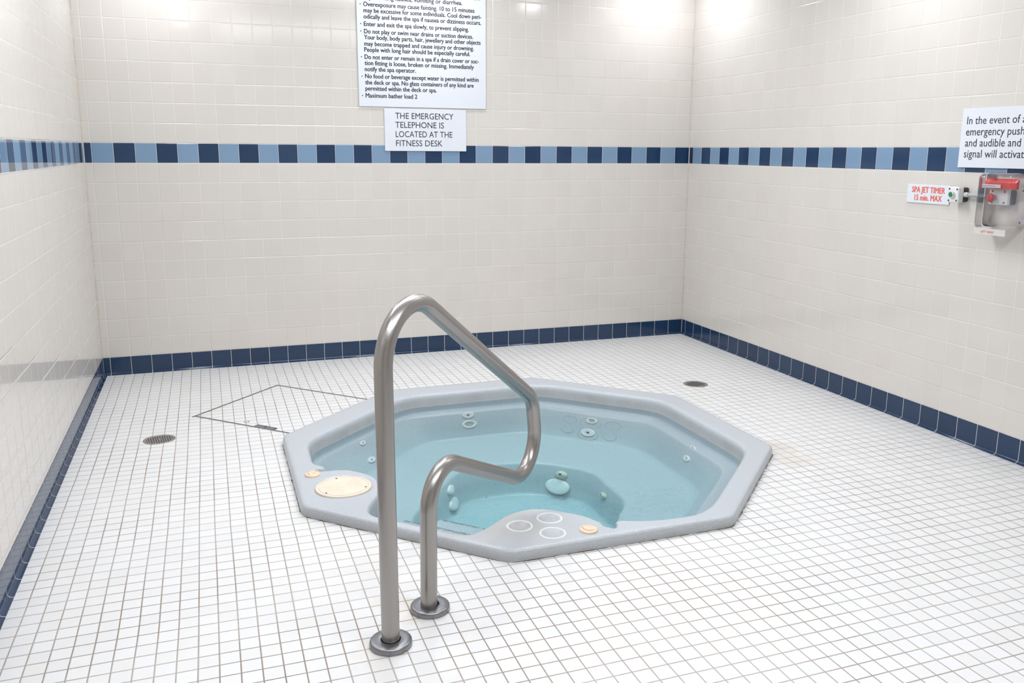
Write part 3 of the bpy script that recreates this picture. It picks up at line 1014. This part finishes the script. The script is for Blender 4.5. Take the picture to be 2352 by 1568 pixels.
# ------------------------------------------------------------------ signs on the back wall
RB = Matrix(((1, 0, 0), (0, 0, -1), (0, 1, 0)))      # local x=+x, y=up, z=-y (into the room)
def sign_on(loc, rot, name, label, w, h, th, cat='sign', group=None, bev=0.001):
    t = thing(name, label, cat, loc, rot, group)
    box('board', (0, 0, 0.0015), (w, h, th), M_SIGN, t, bev, 1)
    return t
X0, Z0 = 1.5100, 1.5370
big = sign_on((X0, 0, Z0), RB, 'rules_sign', 'large white spa rules sign with dense dark text on the back wall', 0.7935, 1.02, 0.0095)
BL = [("experiencing nausea, vomiting or diarrhea.", 1.5522, 2.1529, 2.149), (", or", 2.236, 2.272, 2.1835),
      ("Overexposure may cause fainting. 10 to 15 minutes", 1.551, 2.2299, 2.1087), ("may be excessive for some individuals. Cool down peri-", 1.5513, 2.2738, 2.0740),
      ("odically and leave the spa if nausea or dizziness occurs.", 1.5509, 2.2723, 2.0395), ("Enter and exit the spa slowly, to prevent slipping.", 1.5514, 2.1935, 1.9976),
      ("Do not play or swim near drains or suction devices.", 1.5514, 2.2203, 1.956), ("Your body, body parts, hair, jewellery and other objects", 1.5505, 2.2685, 1.9227),
      ("may become trapped and cause injury or drowning.", 1.5506, 2.2253, 1.8864), ("People with long hair should be especially careful.", 1.5496, 2.2014, 1.8525),
      ("Do not enter or remain in a spa if a drain cover or suc-", 1.5502, 2.2571, 1.811), ("tion fitting is loose, broken or missing. Immediately", 1.5492, 2.2248, 1.7762),
      ("notify the spa operator.", 1.5494, 1.8582, 1.7412), ("No food or beverage except water is permitted within", 1.5501, 2.2553, 1.7008),
      ("the deck or spa. No glass containers of any kind are", 1.5497, 2.2228, 1.6652), ("permitted within the deck or spa.", 1.5499, 1.9858, 1.630), ("Maximum bather load 2", 1.5499, 1.8639, 1.589)]
text_mesh('text_line', [(s, a-X0, b-X0, z-Z0) for s, a, b, z in BL], M_INK, big, 1, 0.0101, 0.0255, weight=0.034)
for x, z in ((1.5329, 2.1199), (1.5326, 2.0094), (1.5325, 1.9679), (1.5312, 1.8225), (1.531, 1.7113), (1.5307, 1.5998)):
    o = lathe('bullet_point', [(0.0, 0.0101), (0.0032, 0.0101)], M_INK, big, n=20)
    o.location = (x-X0, z-Z0, 0)
X1, Z1 = 1.6592, 1.2760
sm = sign_on((X1, 0, Z1), RB, 'telephone_sign', 'small white emergency telephone sign just below the big rules sign', 0.5145, 0.2518, 0.0085)
text_mesh('text_line', [(s, a-X1, b-X1, z-Z1) for s, a, b, z in (("THE EMERGENCY", 1.7261, 2.0916, 1.4684), ("TELEPHONE IS", 1.7249, 2.03, 1.4147),
          ("LOCATED AT THE", 1.7262, 2.0837, 1.3594), ("FITNESS DESK", 1.7276, 2.0198, 1.3052))], M_INK, sm, 1, 0.0091, 0.0362, weight=0.0)

# ------------------------------------------------------------------ right wall
RR = Matrix(((0, 0, -1), (-1, 0, 0), (0, 1, 0)))     # local x=-y, y=up, z=-x (into the room)
def wy(y):
    return -y
Y2, Z2 = 2.3290, 1.2232
ev = sign_on((RW, -Y2, Z2), RR, 'emergency_push_sign', 'white emergency push button sign on the right wall above the clear box', 0.510, 0.2532, 0.0095)
kx = (2.6406-2.3587)
text_mesh('text_line', [("and audible and", 2.3587-Y2, 2.6406-Y2, 1.3138-Z2), ("and audible and visual", 2.3587-Y2, None, 10)][:1] +
          [("In the event of an", 2.3575-Y2, None, 1.4093-Z2), ("emergency push button", 2.3578-Y2, None, 1.3613-Z2), ("signal will activate.", 2.3583-Y2, None, 1.2671-Z2)],
          M_INK, ev, 1, 0.0101, 0.0335, weight=0.0)
Y3, Z3 = 2.0435, 1.0535
jt = sign_on((RW, -Y3, Z3), RR, 'jet_timer_sign', 'narrow white sign with red SPA JET TIMER lettering on the right wall', 0.2545, 0.0865, 0.0065)
text_mesh('text_line', [("SPA JET TIMER", 2.0733-Y3, 2.2708-Y3, 1.103-Z3), ("15 min. MAX", 2.0925-Y3, 2.2562-Y3, 1.0666-Z3)], M_RED_INK, jt, 1, 0.0071, 0.0265, weight=0.045)

# jet timer push-button station
YB, ZB = 2.3400, 1.0700
bt = thing('push_button_station', 'small white box with a green push button beside the jet timer sign', 'push button', (RW, -YB, ZB), RR)
box('back_housing', (0.0, 0.003, 0.0), (0.0585, 0.067, 0.028), M_BLACK, bt, 0.006, 3)
fc = box('front_cover', (-0.0005, 0.0, 0.0285), (0.0590, 0.0690, 0.0605), M_BOX, bt, 0.006, 3)
for x, y in ((0.008, 0.060), (0.0505, 0.059), (0.008, 0.009), (0.0505, 0.010)):
    s = lathe('corner_screw', [(0.0042, 0.0603), (0.0042, 0.0612), (0, 0.0612)][::-1], M_RUST, fc, n=20)
    s.location = (x, y, 0)
cl = lathe('button_collar', [(0.0150, 0.0605), (0.0150, 0.0660), (0.0135, 0.0740), (0.0118, 0.0745), (0.0115, 0.072)][::-1], M_CHROME, bt, n=40)
cl.location = (0.0285, 0.0355, 0)
pb = lathe('button_cap', [(0.0116, 0.070), (0.0114, 0.0735), (0.0095, 0.0745), (0, 0.0748)][::-1], M_GREEN, bt, n=40)
pb.location = (0.0285, 0.0355, 0)

# conduit from the station to the stop button
cdt = thing('electrical_conduit', 'short grey plastic conduit running between the two button boxes', 'conduit', (RW, -2.3985, 1.1060), RR)
def xtube(name, x0, x1, r, y, z, mat, parent, seams_=()):
    prof = [(r, x0), (r, x1)]
    m = Matrix(((0, 0, 1, 0), (0, 1, 0, y), (-1, 0, 0, z), (0, 0, 0, 1)))
    return lathe(name, prof, mat, parent, n=32, mtx=m)
xtube('pipe', 0.0, 0.150, 0.0082, 0, 0.0255, M_GREY, cdt)
xtube('coupling', 0.0, 0.024, 0.0108, 0, 0.0255, M_LTGREY, cdt)
lathe('coupling_lip', [(0.0108, 0.024), (0.0082, 0.024)], M_LTGREY, cdt, n=32, mtx=Matrix(((0, 0, 1, 0), (0, 1, 0, 0), (-1, 0, 0, 0.0255), (0, 0, 0, 1))))
box('pipe_clip', (0.020, -0.018, 0.0), (0.055, -0.0085, 0.012), M_BOX, cdt, 0.001, 1)

# emergency stop button inside the clear cover
es = thing('emergency_stop_button', 'white box with a red mushroom button inside the clear hinged cover', 'emergency button', (RW, -2.5480, 1.0735), RR)
box('back_housing', (0.0, 0.002, 0.0), (0.094, 0.064, 0.030), M_SLATE, es, 0.005, 3)
ec = box('front_cover', (0.0, 0.0, 0.0305), (0.094, 0.0660, 0.050), M_BOX, es, 0.005, 3)
for x, y in ((0.018, 0.056), (0.078, 0.055), (0.018, 0.009), (0.078, 0.010)):
    s = lathe('corner_screw', [(0.0045, 0.0498), (0.0045, 0.0507), (0, 0.0507)][::-1], M_SLATE, ec, n=20)
    s.location = (x, y, 0)
st = lathe('button_stem', [(0.0125, 0.050), (0.0115, 0.064), (0.0115, 0.070)][::-1], M_GREY, es, n=32)
st.location = (0.031, 0.029, 0)
ms = lathe('mushroom_cap', [(0.012, 0.066), (0.0165, 0.068), (0.0185, 0.072), (0.0175, 0.077), (0.012, 0.081), (0.0, 0.0825)][::-1], M_MUSH, es, n=48)
ms.location = (0.031, 0.029, 0)

# clear hinged cover with red sounder on top
cv = thing('button_guard', 'clear plastic hinged guard with a red sounder strip over the emergency button', 'button cover', (RW, -2.5300, 0.9500), RR)
def rr_rect(x0, y0, x1, y1, r, n=6):
    out = []
    for cx, cy, a0 in ((x1-r, y1-r, 0), (x0+r, y1-r, pi/2), (x0+r, y0+r, pi), (x1-r, y0+r, 3*pi/2)):
        for k in range(n+1):
            a = a0+k/n*pi/2
            out.append((cx+r*math.cos(a), cy+r*math.sin(a)))
    return out
def shell_box(name, rings, mat, parent, cap_front=True):
    """rings: list of (outline, depth); open at the wall, closed in front"""
    vs, fs = [], []
    n = len(rings[0][0])
    for ol, z in rings:
        for x, y in ol:
            vs.append((x, y, z))
    for k in range(len(rings)-1):
        for i in range(n):
            j = (i+1) % n
            fs.append((k*n+i, k*n+j, (k+1)*n+j, (k+1)*n+i))
    if cap_front:
        fs.append(tuple(range((len(rings)-1)*n, len(rings)*n)))
    o = mesh(name, vs, fs, mat, parent)
    return o
# frame against the wall
sp = shell_box('spacer_frame', [(rr_rect(-0.004, 0.030, 0.176, 0.256, 0.018), 0.0), (rr_rect(-0.004, 0.030, 0.176, 0.256, 0.018), 0.048), (rr_rect(-0.001, 0.033, 0.173, 0.253, 0.016), 0.050)], M_CLEAR, cv, False)
cvb = shell_box('hinged_shell', [(rr_rect(-0.004, 0.026, 0.176, 0.256, 0.018), 0.051), (rr_rect(-0.002, 0.027, 0.174, 0.252, 0.018), 0.086), (rr_rect(0.003, 0.028, 0.170, 0.246, 0.016), 0.097), (rr_rect(0.010, 0.032, 0.163, 0.238, 0.012), 0.101)], M_CLEAR, cv)
box('lift_tab', (0.006, -0.001, 0.094), (0.160, 0.026, 0.097), M_FROST, cv, 0.001, 1)
text_mesh('lift_lettering', [("LIFT HERE", 0.040, 0.105, 0.008)], M_RED_INK, cv, 1, 0.0976, 0.0085, weight=0.03, shear=0.2)
for y, z in ((0.187, 0.044), (0.057, 0.044)):
    s = lathe('hinge_screw', [(0.0045, 0.0), (0.0045, 0.002), (0, 0.0025)][::-1], M_SLATE, sp, n=16, mtx=Matrix(((0, 0, 1, 0), (0, 1, 0, 0), (-1, 0, 0, 0), (0, 0, 0, 1))))
    s.location = (0.1765, y, z)
box('hinge_channel', (0.1765, 0.182, 0.000), (0.1775, 0.192, 0.040), M_LILAC, cv, 0.0, 1)
box('hinge_channel', (0.1765, 0.052, 0.000), (0.1775, 0.070, 0.040), M_LILAC, cv, 0.0, 1)
# red sounder: bowed front, sloping top
n = 48
vs, fs = [], []
for i in range(n+1):
    f = i/n
    x = 0.004+0.160*f
    dpt = 0.056+0.029*min(1.0, math.sqrt(f/0.14))*math.cos(max(0.0, f-0.14)*1.35)
    for (y, z) in ((0.191, 0.054), (0.191, dpt), (0.217, dpt), (0.2195, dpt-0.002), (0.232, 0.054)):
        vs.append((x, y, z))
for i in range(n):
    for j in range(5):
        k = (j+1) % 5
        fs.append((i*5+j, (i+1)*5+j, (i+1)*5+k, i*5+k))
fs.append(tuple(range(5)))
fs.append(tuple(range(n*5, n*5+5))[::-1])
sd = mesh('red_sounder', vs, [f[::-1] for f in fs], M_RED, cv, smooth=False)
s = lathe('sounder_screw', [(0.006, 0.0), (0.005, 0.003), (0, 0.004)][::-1], M_RUST, sd, n=20, mtx=Matrix(((1, 0, 0, 0), (0, 0, 1, 0), (0, -1, 0, 0), (0, 0, 0, 1))))
s.location = (0.062, 0.226, 0.066)
lb = box('name_strip', (0.012, 0.1945, 0.0850), (0.104, 0.2085, 0.0862), M_SIGN, cv)
text_mesh('strip_lettering', [("EMERGENCY STOP BUTTON", 0.015, 0.078, 0.1990)], M_INK, cv, 1, 0.0866, 0.0052, weight=0.0)
